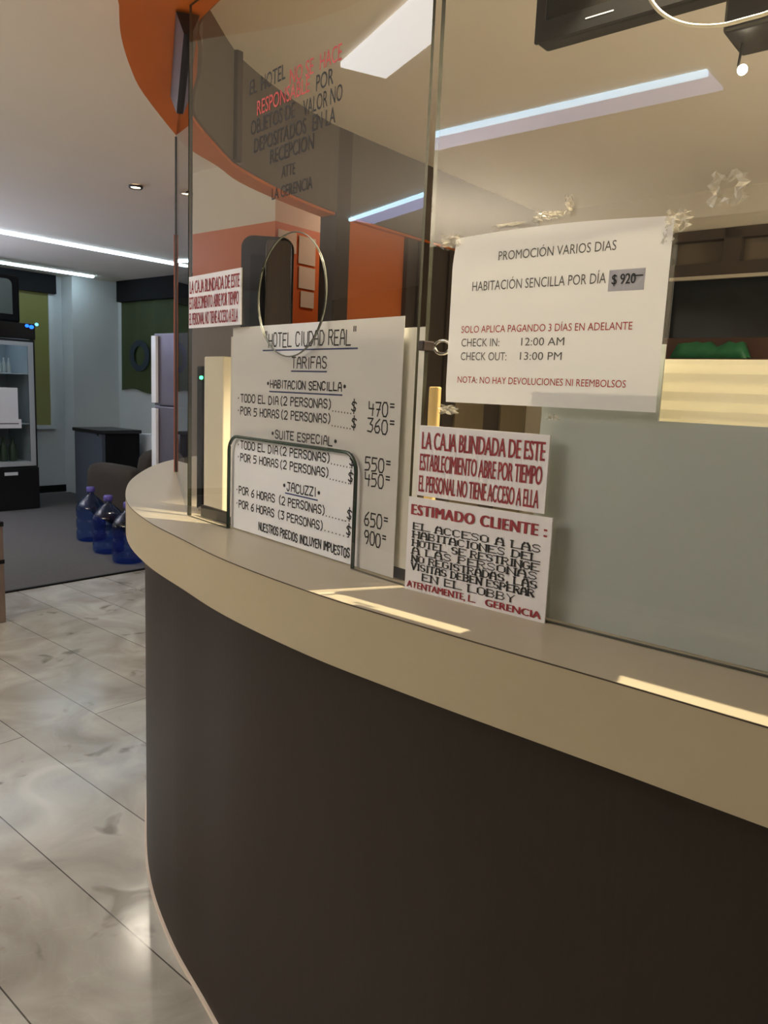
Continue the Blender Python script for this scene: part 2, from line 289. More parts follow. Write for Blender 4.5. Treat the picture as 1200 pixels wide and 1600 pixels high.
def strokes(bm, F, txt, x0, x1, z0, z1, w, d, serif=False, jitter=0.):
    adv = {'I': 3.0, '.': 2.6, ' ': 3.2, ',': 2.6}; tot = sum(adv.get(c, 5.4) for c in txt) - 1.4; sx = (x1 - x0) / tot; sz = (z1 - z0) / 6; cx = 0
    def seg(a, b_, w_):
        a = Vector(a); b_ = Vector(b_); t = (b_ - a)
        if t.length < 1e-6: return
        t.normalize(); s = Vector((-t.y, t.x)) * w_ / 2; a = a - t * w_ * .35; b_ = b_ + t * w_ * .35
        bm.faces.new([bm.verts.new(F.at(q.x, q.y, d)) for q in (a - s, b_ - s, b_ + s, a + s)])
    for c in txt:
        if c in G:
            off = -1.0 if c == 'I' else (-.8 if c in '.,' else 0); jz = random.uniform(-jitter, jitter)
            for line in G[c]:
                pp = [(x0 + (cx + off + x) * sx, z0 + (y + jz) * sz) for x, y in line]
                for a, b_ in zip(pp, pp[1:]):
                    vert = abs(a[0] - b_[0]) < abs(a[1] - b_[1]); seg(a, b_, w if (vert or not serif) else w * .42)
                if serif and c in SERIF:
                    for q, (x, y) in zip((pp[0], pp[-1]), (line[0], line[-1])):
                        if y in (0, 6): seg((q[0] - sx * .95, q[1]), (q[0] + sx * .95, q[1]), w * .42)
        cx += adv.get(c, 5.4)
    return bm
# ------------------------------------------------------------------ the setting
def struct(name, bm, mt): return tag(link(name, bm, mt), kind='structure')
def SB(name, mt, *a, **k): return tag(B(name, mt, None, *a, **k), kind='structure')
SB('floor', 'marble', -9.9, 4.2, -3.5, 6.0, -.1, 0)
SB('floor_carpet', 'carpet', -9.6, -5.30, -3.4, 5.6, .0, .010)
SB('trim_1', 'black_matte', -5.30, -5.275, -3.4, 5.6, .0, .011)
SB('ceiling', 'ceiling', -9.9, 4.2, -3.5, 6.0, ZT, ZT + .1)
SB('wall_right', 'wall_beige', 4.0, 4.2, -3.5, 5.0, 0, ZT)
# lobby walls: a long left wall with a deep window, a pier, the back wall with a shop window
GLZ = -9.7
SB('wall_left', 'wall_grey', -9.9, GLZ, -3.5, 6.0, 0, ZT)
c0 = on_z(119, 772, 0); cu, cv, _ = uv(c0)
SB('wall_pier', 'wall_grey', GLZ, cu, cv, 5.62, 0, ZT)
SB('wall_back', 'wall_grey', GLZ, -2.6 - .79, 5.6, 5.8, 0, ZT)
SB('baseboard_left', 'black_matte', GLZ, GLZ + .015, -3.4, cv, .01, .1)
# orange and beige inner walls
oc = on_z(430, 345, 2.42); ou, ov, _ = uv(oc); oe = uv(on_plane(301, 400, oc, V))[0]; om = uv(on_plane(374, 300, oc, V))[0]
bm = bmesh.new(); box(bm, oe, ou, ov, ov + .1, 2.42, ZT); box(bm, ou - .1, ou, ov + .1, 5.6, 2.42, ZT); struct('wall_inner_upper', bm, 'wall_beige')
bm = bmesh.new(); zo = on_plane(340, 507, oc, V).z; box(bm, oe, ou, ov, ov + .1, zo, 2.42); box(bm, ou - .1, ou, ov + .1, 5.6, 0, 2.42); struct('wall_inner', bm, 'orange')
bm = bmesh.new(); box(bm, oe, ou, ov, ov + .1, 0, zo); struct('wall_inner_lower', bm, 'wall_taupe')
# kiosk back wall with its window, kiosk side wall of dark boards
KW = 3.87
wl = lambda x, y: uv(on_plane(x, y, K(0, KW, 0), V))
wu0, _, wz1 = wl(1043, 366); _, _, wz0 = wl(1120, 556); wu1 = wu0 + 2.2
bm = bmesh.new(); v0, v1 = GV + KW, GV + KW + .15
box(bm, GU - 2.0, wu0, v0, v1, 0, ZT); box(bm, wu1, 4.0, v0, v1, 0, ZT); box(bm, wu0, wu1, v0, v1, 0, wz0); box(bm, wu0, wu1, v0, v1, wz1, ZT)
struct('wall_back_kiosk', bm, 'wall_beige')
win = thing('window_1', P((wu0 + wu1) / 2, v0 + .08, wz0), None, None); tag(win, kind='structure')
zr = wl(1120, 411)[2]; zr2 = wl(1120, 431)[2]; mu = wl(1145, 390)[0]
bm = bmesh.new(); box(bm, wu0, wu1, v0 - .02, v0 + .05, wz1 - .06, wz1); box(bm, wu0, wu0 + .05, v0 - .02, v0 + .05, wz0, wz1); box(bm, wu1 - .05, wu1, v0 - .02, v0 + .05, wz0, wz1)
box(bm, wu0, wu1, v0 - .02, v0 + .05, zr2, zr); box(bm, mu - .05, mu + .05, v0 - .02, v0 + .05, zr, wz1); link('window_frame', bm, 'window_frame', win)
B('transom_pane', 'transom', win, wu0 + .05, wu1 - .05, v0 + .06, v0 + .07, zr, wz1)
B('pane', 'window_dark', win, wu0 + .05, wu1 - .05, v0 + .06, v0 + .07, wz0, zr2)
B('glazing_bead', 'wall_beige', win, wu0 + .05, wu1 - .05, v0 - .03, v0, zr2 - .02, zr2)
zs = wl(1120, 528)[2]
zl_ = wl(1120, 563)[2]
B('bottom_rail', 'sill', win, wu0, wu1, v0 - .02, v0 + .05, wz0 - .06, zs, .005)
B('window_sill', 'sill', win, wu0, wu1, v0 - .20, v0 - .001, zl_ - .06, zl_, .005)
def wall_v(x): return uv(on_plane(x, 400, K(-2.0, 0, 0), U))[1]
va, vb, vc = wall_v(542), wall_v(637), wall_v(521)
bm = bmesh.new(); box(bm, GU - 2.1, GU - 2.0, vb, GV + KW, 0, 2.36); struct('wall_kiosk_side', bm, 'panel_wood')
tag(B('door_1', 'orange', None, GU - 2.07, GU - 2.03, va, vb, 0, 2.37), kind='structure')
tag(B('wall_post', 'post_wood', None, GU - 2.10, GU - 1.985, vc, va, 0, ZT), kind='structure')
for i, (xa, xb, mt) in enumerate([(652, 672, 'post_wood'), (700, 716, 'post_wood'), (722, 768, 'panel_olive'), (796, 838, 'panel_olive')]):
    tag(B('trim_%d' % (i + 2), mt, None, GU - 2.0, GU - 1.985, wall_v(xa), wall_v(xb), 0, 2.36), kind='structure')
# ------------------------------------------------------------------ canopy over the desk
can = thing('reception_canopy', K(-.4, 1.2, ZS), 'curved dropped canopy over the desk, orange underneath and dark brown inside', 'canopy')
outer = [(3.9, -.20), (1.5, -.20), (0, -.20), (-.62, -.17), (-.966, .038), (-1.112, .131), (-1.268, .254), (-1.404, .381), (-1.647, .663), (-1.747, .798), (-1.832, .988), (-1.942, 1.188), (-2.03, 1.493), (-2.10, 1.883), (-2.10, 2.1), (-2.10, KW)]
inner = [(3.9, .05), (1.5, .05), (0, .05), (-.45, .11), (-.86, .19), (-1.02, .30), (-1.15, .39), (-1.30, .48), (-1.46, .60), (-1.66, .86), (-1.73, .96), (-1.79, 1.06), (-1.90, 1.36), (-1.98, 1.70), (-2.0, 2.05), (-2.0, KW)]
outer = catmull(outer, 4); inner = catmull(inner, 4)
def strip(A, za, C, zc, name, mt, parent, thick=None):
    bm = bmesh.new(); a = [bm.verts.new(K(*p, za)) for p in A]; c = [bm.verts.new(K(*p, zc)) for p in C]
    for i in range(len(a) - 1): bm.faces.new((a[i], a[i + 1], c[i + 1], c[i]))
    if thick:
        bmesh.ops.recalc_face_normals(bm, faces=bm.faces[:]); bmesh.ops.solidify(bm, geom=bm.faces[:], thickness=thick)
    return link(name, bm, mt, parent)
strip(outer, ZS, inner, ZS, 'underside', 'orange', can, .012)
strip(inner, ZS, inner, ZT, 'inner_fascia', 'fascia', can, .012)
strip(outer, ZS, outer, ZT, 'outer_fascia', 'orange', can, .012)
for x in (374,):
    p = on_plane(x, 190, K(-1.80, 1.08, 0), (V * .55 + U * -.83)); uu, vv, _ = uv(p)
    bm = bmesh.new(); tube(bm, [K(-1.745, 1.01, ZS), K(-1.745, 1.01, ZT)], .025, 6); link('fascia_rib', bm, 'post_wood', can)
# ------------------------------------------------------------------ reception desk
d_ = .335
rimd = [(4.2, -.2), (2.6, 1.145), (1.255, 2.283), (.88, 2.603), (.379, 3.02), (.02, 3.33), (-.31, 3.63), (-.69, 4.03), (-1.0, 4.40), (-1.3, 4.82), (-1.68, 5.36), (-2.05, 6.02), (-2.33, 6.72), (-2.60, 7.65), (-2.78, 8.7), (-2.84, 9.5), (-2.80, 10.1), (-2.70, 10.6)]
rim = catmull([(a * d_, c * d_) for a, c in rimd], 8)
def XY(p, z): return Vector((p[0], p[1], z))
TH = .1125
desk = thing('reception_desk', Vector((0, 1.3, 0)), 'curved reception desk with beige laminate top and dark brown front', 'reception desk')
inn = offset2(rim, -.40)
bm = bmesh.new(); n = len(rim)
lay = []
for pts, z in ((rim, ZC - TH), (rim, ZC), (inn, ZC), (inn, ZC - TH)): lay.append([bm.verts.new(XY(p, z)) for p in pts])
for k in range(4):
    A, C = lay[k], lay[(k + 1) % 4]
    for i in range(n - 1):
        f = bm.faces.new((A[i], A[i + 1], C[i + 1], C[i])); f.material_index = 0 if k == 1 else 1
for e_ in (0, n - 1): bm.faces.new([l[e_] for l in lay])
ctop = link('countertop', bm, ['laminate', 'edge_band'], desk)
sm = offset2(rim, .0006)
bm = bmesh.new(); A = [bm.verts.new(XY(p, ZC - .0022)) for p in sm]; C = [bm.verts.new(XY(p, ZC - .0004)) for p in sm]; D = [bm.verts.new(XY(p, ZC - .0004)) for p in rim]; E = [bm.verts.new(XY(p, ZC - .0022)) for p in rim]
for q in ((A, C), (C, D), (D, E), (E, A)):
    for i in range(n - 1): bm.faces.new((q[0][i], q[0][i + 1], q[1][i + 1], q[1][i]))
link('edge_seam', bm, 'post_wood', desk)
body = offset2(rim, -.055); body_in = offset2(rim, -.10)
bm = bmesh.new(); lay = [[bm.verts.new(XY(p, z)) for p in pts] for pts, z in ((body, .004), (body, ZC - TH), (body_in, ZC - TH), (body_in, .004))]
for k in range(4):
    for i in range(n - 1): bm.faces.new((lay[k][i], lay[k][i + 1], lay[(k + 1) % 4][i + 1], lay[(k + 1) % 4][i]))
for e_ in (0, n - 1): bm.faces.new([l[e_] for l in lay])
link('front_panel', bm, 'desk_front', desk, smooth=False)
k1 = offset2(rim, -.048); k2 = offset2(rim, -.0545)
bm = bmesh.new(); lay = [[bm.verts.new(XY(p, z)) for p in pts] for pts, z in ((k1, .001), (k1, .012), (k2, .012), (k2, .001))]
for k in range(4):
    for i in range(n - 1): bm.faces.new((lay[k][i], lay[k][i + 1], lay[(k + 1) % 4][i + 1], lay[(k + 1) % 4][i]))
link('kick_strip', bm, 'white_trim', desk)
# ------------------------------------------------------------------ glass screen
GA = Vector((-.50388, 1.91135, 0)); GB = Vector((.04599, 1.28336, 0)); GC = Vector((-.79814, 2.85946, 0))
eL = (GB - GA).normalized(); nL = Vector((eL.y, -eL.x, 0)); LW = (GB - GA).length
if nL.dot(EYE - GA) < 0: nL = -nL
e3 = (GA - GC).normalized(); n3 = Vector((e3.y, -e3.x, 0)); n3 = n3 if n3.dot(EYE - GC) > 0 else -n3; W3 = (GA - GC).length
FL = Frame(GA, eL, nL); FR = Frame(GB, U, -V); F3 = Frame(GC, e3, n3)
GZ0, GZ1 = ZC + .001, ZS - .014
def ellipse(cx, cz, rx, rz, n=40): return [(cx + rx * math.cos(2 * math.pi * i / n), cz + rz * math.sin(2 * math.pi * i / n)) for i in range(n)]
hc, hr = (.445, 1.686), .122
sl0, sl1, slt, rr = .201, .675, 1.385, .035
slot = [(sl0, GZ0), (sl1, GZ0)] + [(sl1 - rr + rr * math.cos(t), slt - rr + rr * math.sin(t)) for t in [i * math.pi / 12 for i in range(7)]] + [(sl0 + rr + rr * math.cos(t), slt - rr + rr * math.sin(t)) for t in [math.pi / 2 + i * math.pi / 12 for i in range(7)]]
pl = thing('glass_screen', FL.at(LW / 2, GZ0), 'tinted glass panel with a round speaking hole and a low pass-through slot', 'glass panel')
outl = [(.004, GZ0), (sl0, GZ0)] + slot[2:][::-1] + [(sl1, GZ0), (LW - .006, GZ0), (LW - .006, GZ1), (.004, GZ1)]
link('pane', plate(FL, outl, -.006, 0, [ellipse(*hc, hr, hr)], edge=1), ['pane_tinted', 'glass_edge'], pl)
bm = bmesh.new(); tube(bm, [FL.at(x, z, -.003) for x, z in ellipse(*hc, hr, hr, 56)], .0015, 6, True); link('hole_rim', bm, 'ring_edge', pl, True)
bm = bmesh.new(); tube(bm, [FL.at(x, z, -.005) for x, z in [slot[1]] + slot[2:] + [slot[0]]], .0038, 6); link('slot_rim', bm, 'slot_edge', pl, True)
link('gap_strip', plate(FL, rect(.02, LW - .005, ZC + .001, ZC + .030), -.034, -.027), 'seal', pl)  # dark strip added to darken the gap under the backing sheet
for bmn, mt in (('red_lettering', 'ink_pale_red'), ('lettering', 'ink')):
    rows = [('HOTEL', 408, 141, 446, 124, 'k'), ('NO SE', 453, 133, 490, 114, 'r'), ('HACE', 500, 108, 534, 95, 'r'), ('RESPONSABLE', 402, 181, 484, 143, 'r'), ('POR', 494, 142, 521, 132, 'k'), ('OBJETOS DE', 392, 213, 460, 182, 'k'), ('VALOR NO', 474, 178, 535, 160, 'k'),
            ('DEPOSITADOS', 397, 240, 478, 207, 'k'), ('EN LA', 488, 204, 524, 193, 'k'), ('RECEPCION', 422, 256, 490, 233, 'k'), ('ATTE', 440, 279, 461, 271, 'k'), ('LA GERENCIA', 425, 313, 488, 294, 'k'), ('EL', 390, 149, 401, 144, 'k')]
    for t, xa, ya, xb, yb, c in rows:
        if (c == 'r') != (mt == 'ink_pale_red'): continue
        a = FL.loc(xa, ya); c_ = FL.loc(xb, yb); h = .028 if t not in ('ATTE', 'LA GERENCIA') else .022
        zz = (a[1] + c_[1]) / 2; bm = bmesh.new(); put_text(bm, FL, t, a[0], c_[0], zz, zz + h, .0006, .012); link(bmn, bm, mt, pl)
pr = thing('glass_screen', FR.at(.6, GZ0), 'clear glass panel facing the front, carrying the taped promotion paper', 'glass panel')
link('pane', plate(FR, rect(.012, 1.9, GZ0, GZ1), -.010, 0, edge=1), ['pane_clear', 'glass_edge'], pr)
random.seed(3)
def crumple(F, a, c_, wd, ht, name, par, ring=0):
    bm = bmesh.new(); nx, nz = 7, 6
    g2 = [[bm.verts.new(F.at(a + wd * (i / nx - .5) * (1 + .25 * math.sin(j * 2.1)), c_ + ht * (j / nz - .5) * (1 + .2 * math.sin(i * 1.7)), .003 + random.uniform(0, .008))) for i in range(nx + 1)] for j in range(nz + 1)]
    for j in range(nz):
        for i in range(nx):
            if ring and 2 <= i <= 4 and 1 <= j <= 4: continue
            bm.faces.new((g2[j][i], g2[j][i + 1], g2[j + 1][i + 1], g2[j + 1][i]))
    return link(name, bm, 'tape', par)
for x, y, wd, ht, rg in [(1140, 296, .042, .036, 1), (893, 321, .012, .024, 0), (850, 340, .026, .012, 0), (872, 337, .020, .010, 0), (800, 352, .05, .004, 0)]:
    crumple(FR, *FR.loc(x, y), wd, ht, 'tape_residue', pr, rg)
p3 = thing('glass_screen', F3.at(W3 / 2, GZ0), 'narrow-looking glass panel seen almost edge-on at the far left of the desk', 'glass panel')
link('pane', plate(F3, [(.004, GZ0), (W3 - .004, GZ0), (W3 - .004, GZ1 - .052), (.385, GZ1 - .052), (.385, GZ1), (.004, GZ1)], -.010, 0, edge=1), ['pane_side', 'glass_edge'], p3)
bm = bmesh.new(); tube(bm, [F3.at(-.002, GZ0, 0), F3.at(-.002, GZ1, 0)], .0045, 6); link('edge_seal', bm, 'seal', p3)
zA = F3.loc(276, 360)[1]; bm = bmesh.new(); tube(bm, [F3.at(-.010, GZ0, .004), F3.at(-.010, zA, .004)], .004, 6); link('edge_reflection', bm, 'orange_reflection', p3)  # orange reflection in the glass edge, put in as a coloured strip
r0 = F3.loc(276, 140)[0]
bm = bmesh.new()
for s in (-1, 1):
    sec = [(-.030, 0), (0, -.05), (.030, 0)]
a0 = [F3.at(.40, GZ1 - .004 + z, x) for x, z in ((-.026, .0), (-.008, -.045), (.010, -.045), (.028, .0))]; a1 = [F3.at(W3 - .03, GZ1 - .004 + z, x) for x, z in ((-.026, .0), (-.008, -.045), (.010, -.045), (.028, .0))]
va_ = [bm.verts.new(p) for p in a0]; vb_ = [bm.verts.new(p) for p in a1]
for i in range(3): bm.faces.new((va_[i], va_[i + 1], vb_[i + 1], vb_[i]))
bm.faces.new(va_); bm.faces.new(vb_[::-1]); bm.faces.new((va_[0], vb_[0], vb_[3], va_[3]))
tag(link('head_rail', bm, 'rail'), 'dark brown metal rail holding the top of the edge-on glass panel', 'rail')
# small clip at the joint of the panels
cl = thing('glass_clip', FR.at(.02, FR.loc(690, 541)[1]), 'small shiny clip at the joint between the two large glass panels', 'clip')
bm = bmesh.new(); cz = FR.loc(690, 541)[1]; tube(bm, [FR.at(x, z, -.02) for x, z in ellipse(.034, cz, .016, .011, 14)], .0028, 6, True); link('ring', bm, 'chrome', cl, True)
B('bracket', 'rail', cl, .012, .024, -.006 - .012, .012, cz - .008, cz + .008, .002, f=lambda u, v, z: K(u, v, z))
# ------------------------------------------------------------------ signs
def corners(F, q): return [F.loc(*p) for p in q]
def sign(F, name, q, mt, d0, th, label, cat, rnd=.0):
    c = corners(F, q); x0 = (c[0][0] + c[3][0]) / 2; x1 = (c[1][0] + c[2][0]) / 2; z1 = (c[0][1] + c[1][1]) / 2; z0 = (c[2][1] + c[3][1]) / 2
    t = thing(name, F.at((x0 + x1) / 2, z0, d0), label, cat); link('sheet', plate(F, rect(x0, x1, z0, z1), d0, d0 + th), mt, t)
    return t, x0, x1, z0, z1
def caja(F, q, label):
    t, x0, x1, z0, z1 = sign(F, 'safe_notice_sign', q, 'sign_white', .001, .003, label, 'sign')
    w, h = x1 - x0, z1 - z0
    for tx, a, b_, f0, f1 in [('LA CAJA BLINDADA DE ESTE', .025, .975, .33, .09), ('ESTABLECIMIENTO ABRE POR TIEMPO', .015, .965, .635, .40), ('EL PERSONAL NO TIENE ACCESO A ELLA', .015, .955, .94, .71)]:
        bm = bmesh.new(); put_text(bm, F, tx, x0 + a * w, x0 + b_ * w, z1 - f0 * h, z1 - f1 * h, .0046, .04, .96); link('lettering', bm, 'ink_dark_red', t)
caja(FL, [(298, 433), (380, 418.6), (377.7, 508.5), (297, 512.4)], 'small white sign with dark red lettering at the left end of the tinted glass')
caja(FR, [(658.5, 662.5), (861, 682), (853, 802), (654, 774)], 'white sign with dark red lettering directly above the notice to clients')
t, x0, x1, z0, z1 = sign(FR, 'client_notice_sign', [(643, 775), (866, 809), (855, 975), (636, 920)], 'sign_white', .004, .003, 'white notice in red and black lettering standing on the counter against the glass', 'sign')
z0 = max(z0, ZC + .001); w, h = x1 - x0, z1 - z0
bm = bmesh.new(); put_text(bm, FR, 'ESTIMADO CLIENTE :', x0 + .03 * w, x0 + .97 * w, z1 - .185 * h, z1 - .075 * h, .0078, .065, 1.12); link('heading_lettering', bm, 'ink_dark_red', t)
for tx, a, b_, f1, f0 in [('EL ACCESO A LAS', .05, .94, .27, .345), ('HABITACIONES DEL', .05, .935, .36, .435), ('HOTEL SE RESTRINGE', .05, .935, .45, .525), ('A LAS PERSONAS', .05, .93, .535, .61), ('NO REGISTRADAS, LAS', .05, .935, .62, .695), ('VISITAS DEBEN ESPERAR', .05, .92, .705, .78), ('EN EL LOBBY', .14, .80, .80, .88)]:
    bm = bmesh.new(); strokes(bm, FR, tx, x0 + a * w, x0 + b_ * w, z1 - f0 * h + .001, z1 - f1 * h - .0005, .0035, .0078, serif=True); link('lettering', bm, 'ink', t)
bm = bmesh.new(); put_text(bm, FR, 'ATENTAMENTE, L..', x0 + .02 * w, x0 + .54 * w, z1 - .975 * h, z1 - .905 * h, .0078, .045); link('signature_lettering', bm, 'ink_dark_red', t); bm = bmesh.new(); put_text(bm, FR, 'GERENCIA', x0 + .61 * w, x0 + .975 * w, z1 - .975 * h, z1 - .905 * h, .0078, .045); link('signature_lettering', bm, 'ink_dark_red', t)
# promotion paper, taped on, its top edge curling away from the glass
t = thing('promotion_paper', FR.at(.237, 1.49, .002), 'white landscape promotion paper taped high on the front glass', 'paper')
px0, px1, pz0, pz1 = .066, .409, 1.489, 1.743
def curl(x, z):
    q = min(1, max(0, (pz1 - z) / (.028 + .010 * math.sin(11 * (x - px0) + 1) + .03 * (1 - (x - px0) / (px1 - px0)) * .4))); q = q * q * (3 - 2 * q); g = min(1, max(0, (z - pz0) / .022))
    return .003 + .006 * q - .002 * (1 - g)
bm = bmesh.new(); nx, nz = 30, 40; gr = []
for j in range(nz + 1):
    gr.append([bm.verts.new(FR.at(px0 + (px1 - px0) * i / nx, pz0 + (pz1 - pz0) * j / nz + (.006 * math.sin(i / nx * 3) if j in (nz,) else 0) - .004 * (i / nx if j == nz else 0), curl(px0 + (px1 - px0) * i / nx, pz0 + (pz1 - pz0) * j / nz))) for i in range(nx + 1)])
for j in range(nz):
    for i in range(nx): bm.faces.new((gr[j][i], gr[j][i + 1], gr[j + 1][i + 1], gr[j + 1][i]))
link('sheet', bm, 'paper', t, True)
for c_, rows in (('ink_grey', [('PROMOCIÓN VARIOS DIAS', (784, 407), (967, 394), 15), ('HABITACIÓN SENCILLA POR DÍA', (743, 456), (951, 444), 16), ('CHECK IN:', (726, 543), (785, 541), 14), ('12:00 AM', (819, 541), (886, 540), 13), ('CHECK OUT:', (725, 563), (796, 564), 14), ('13:00 PM', (817, 563), (882, 563), 13)]), ('ink_red', [('SOLO APLICA PAGANDO 3 DÍAS EN ADELANTE', (726, 521), (992, 516), 12), ('NOTA: NO HAY DEVOLUCIONES NI REEMBOLSOS', (720, 600), (982, 604), 11.5)])):
    for tx, a, b_, hp in rows:
        bm = bmesh.new(); A = FR.loc(*a); C = FR.loc(*b_); z = (A[1] + C[1]) / 2; put_text(bm, FR, tx, A[0], C[0], z, z + hp * .00086, .0096); link('lettering' if c_ == 'ink_grey' else 'red_lettering', bm, c_, t)
A = FR.loc(954, 457); C = FR.loc(1013, 420); link('price_patch', plate(FR, rect(A[0], C[0], A[1], C[1]), .0092, .0098), 'grey_patch', t)
bm = bmesh.new(); put_text(bm, FR, '$ 920', A[0] + .005, C[0] - .012, A[1] + .009, A[1] + .022, .0102, .02)
bm.faces.new([bm.verts.new(FR.at(x, z, .0104)) for x, z in rect(C[0] - .016, C[0] - .002, A[1] + .018, A[1] + .0196)]); link('price_lettering', bm, 'ink', t)
random.seed(11)
for x, y, wd, ht in [(708, 378, .034, .020), (1062, 346, .032, .024), (704, 640, .034, .014), (1047, 366, .016, .026), (868, 652, .02, .008)]:
    crumple(FR, *FR.loc(x, y), wd, ht, 'tape', t)
# tariff poster and the sheet behind it
t = thing('tariff_poster', FL.at(.49, ZC + .002, -.014), 'tall white hand-lettered price list behind the tinted glass', 'poster')
link('sheet', plate(FL, rect(.196, .781, ZC + .003, 1.631), -.0150, -.0142), 'paper', t)
bk = plate(FL, rect(.172, .826, 1.188, 1.612), -.0240, -.0232); t2 = tag(link('backing_sheet', bk, 'paper_b'), 'blank white sheet showing past the edges of the hand-lettered price list', 'paper')
dT = -.0138
H1 = {'ink': [], 'ink_blue': []}
def hl(tx, a, b_, hp, w=.0030):
    A = FL.loc(*a); C = FL.loc(*b_); return tx, A[0], C[0], (A[1] + C[1]) / 2, hp * .00098, w
rows = [('"HOTEL CIUDAD REAL"', (404, 541), (548, 538), 28), ('TARIFAS', (447, 576), (501, 574), 22), ('*HABITACION SENCILLA*', (408, 606), (532, 610), 16),
        ('~TODO EL DIA(2 PERSONAS)', (362, 626), (510, 640), 17), ('~POR 5 HORAS(2 PERSONAS)', (362, 646), (509, 663), 17), ('*SUITE ESPECIAL*', (415, 684), (518, 697), 17),
        ('~TODO EL DIA(2 PERSONAS)', (362, 700), (508, 723), 17), ('~POR 5 HORAS(2 PERSONAS)', (362, 718), (506, 748), 17), ('*JACUZZI*', (433, 766), (492, 778), 18),
        ('~POR 6 HORAS (2 PERSONAS)', (360, 770), (500, 806), 17), ('~POR 6 HORAS (3 PERSONAS)', (360, 791), (497, 831), 17)]
for r in rows:
    tx, xa, xb, z, h, w = hl(*r); bm = bmesh.new(); strokes(bm, FL, tx, xa, xb, z, z + h, w, dT, jitter=.3); link('lettering', bm, 'ink', t)
for tx, a, b_, hp in [('470=', (567, 648), (607, 653), 25), ('360=', (565, 675), (607, 680), 25), ('550=', (561, 735), (601, 742), 25), ('450=', (561, 760), (600, 766), 25), ('650=', (560, 823), (597, 829), 26), ('900=', (560, 851), (594, 857), 25)]:
    tx, xa, xb, z, h, w = hl(tx, a, b_, hp); bm = bmesh.new(); strokes(bm, FL, tx, xa, xb, z, z + h, .0030, dT, jitter=.3); link('price_lettering', bm, 'ink', t)
for x, y in [(544, 636), (544, 662), (541, 722), (539, 747), (537, 806), (536, 831)]:
    a, c_ = FL.loc(x, y); bm = bmesh.new(); strokes(bm, FL, '$', a - .007, a + .007, c_ - .008, c_ + .010, .0032, dT); link('dollar_sign', bm, 'ink', t)
for xa, ya, xb, yb in [(511, 642, 539, 646), (510, 665, 538, 670), (509, 725, 538, 731), (507, 749, 536, 756), (501, 807, 531, 815), (499, 830, 534, 840)]:
    A = FL.loc(xa, ya); C = FL.loc(xb, yb); bm = bmesh.new()
    for k in range(7):
        f = k / 6; x = A[0] + (C[0] - A[0]) * f; z = A[1] + (C[1] - A[1]) * f; bm.faces.new([bm.verts.new(FL.at(X, Zz, dT)) for X, Zz in rect(x - .0014, x + .0014, z - .0014, z + .0014)])
    link('dotted_leader', bm, 'ink', t)
A = FL.loc(396, 826); C = FL.loc(537, 872); bm = bmesh.new()
strokes(bm, FL, 'NUESTROS PRECIOS INCLUYEN IMPUESTOS', A[0], C[0], A[1] - .004, A[1] + .013, .0032, dT, jitter=.5)
link('lettering', bm, 'ink', t)
for xa, ya, xb, yb in [(402, 543, 550, 542), (446, 577, 502, 577), (412, 608, 526, 615), (417, 685, 512, 700), (437, 768, 488, 780)]:
    A = FL.loc(xa, ya); C = FL.loc(xb, yb); z = (A[1] + C[1]) / 2 - .002; bmb = bmesh.new(); bmb.faces.new([bmb.verts.new(FL.at(X, Zz, dT)) for X, Zz in rect(A[0], C[0], z - .003, z)]); link('underline', bmb, 'ink_blue', t)
# ------------------------------------------------------------------ boards and small things just behind the front glass
FA = Frame(K(0, .02, 0), U, -V)
def Kf(u, v, z): return K(u, v, z)
aA = FA.loc(845, 646); B_top = 1.4875
us = FA.loc(1036, 640)[0]
FAp = Frame(K(0, .022, 0), U, -V)
tag(link('frosted_board', plate(FAp, [(aA[0], ZC + .001), (1.85, ZC + .001), (1.85, FA.loc(1100, 662)[1]), (us - .006, FA.loc(1100, 662)[1]), (us - .006, 1.58), (aA[0], 1.58)], -.004, 0), 'board'), 'wide frosted white board standing on the counter behind the front glass', 'board')  # hidden raised step is shaped to block lamp light below the promotion paper
FBd = Frame(K(0, .032, 0), U, -V); b0 = FBd.loc(1031, 561); zb = b0[1]
bm = bmesh.new(); nr = 64; z_lo = ZC + .001
prev = None; pr_pts = []
for i in range(nr + 1):
    z = z_lo + (zb - z_lo) * i / nr; dv = .034 + .0016 * math.sin(i * math.pi / 2); pr_pts.append((dv, z))
L0 = [bm.verts.new(K(b0[0], a, z)) for a, z in pr_pts]; L1 = [bm.verts.new(K(1.8, a, z)) for a, z in pr_pts]
R0 = [bm.verts.new(K(b0[0], a + .003, z)) for a, z in pr_pts]; R1 = [bm.verts.new(K(1.8, a + .003, z)) for a, z in pr_pts]
for i in range(nr):
    bm.faces.new((L0[i], L1[i], L1[i + 1], L0[i + 1])); bm.faces.new((R0[i], R0[i + 1], R1[i + 1], R1[i])); bm.faces.new((L0[i], L0[i + 1], R0[i + 1], R0[i])); bm.faces.new((L1[i], R1[i], R1[i + 1], L1[i + 1]))
bm.faces.new((L0[0], R0[0], R1[0], L1[0])); bm.faces.new((L0[-1], L1[-1], R1[-1], R0[-1]))
tag(link('ribbed_board', bm, 'corrugated'), 'taller cream ribbed plastic board rising behind the frosted board', 'board')
a0 = FA.loc(670, 604); a1 = FA.loc(685, 604)
tag(B('wooden_stick', 'stick', None, a0[0], a1[0], .020, .030, ZC + .001, a0[1], .002, f=Kf), 'pale wooden stick upright behind the front glass near the panel joint', 'stick')
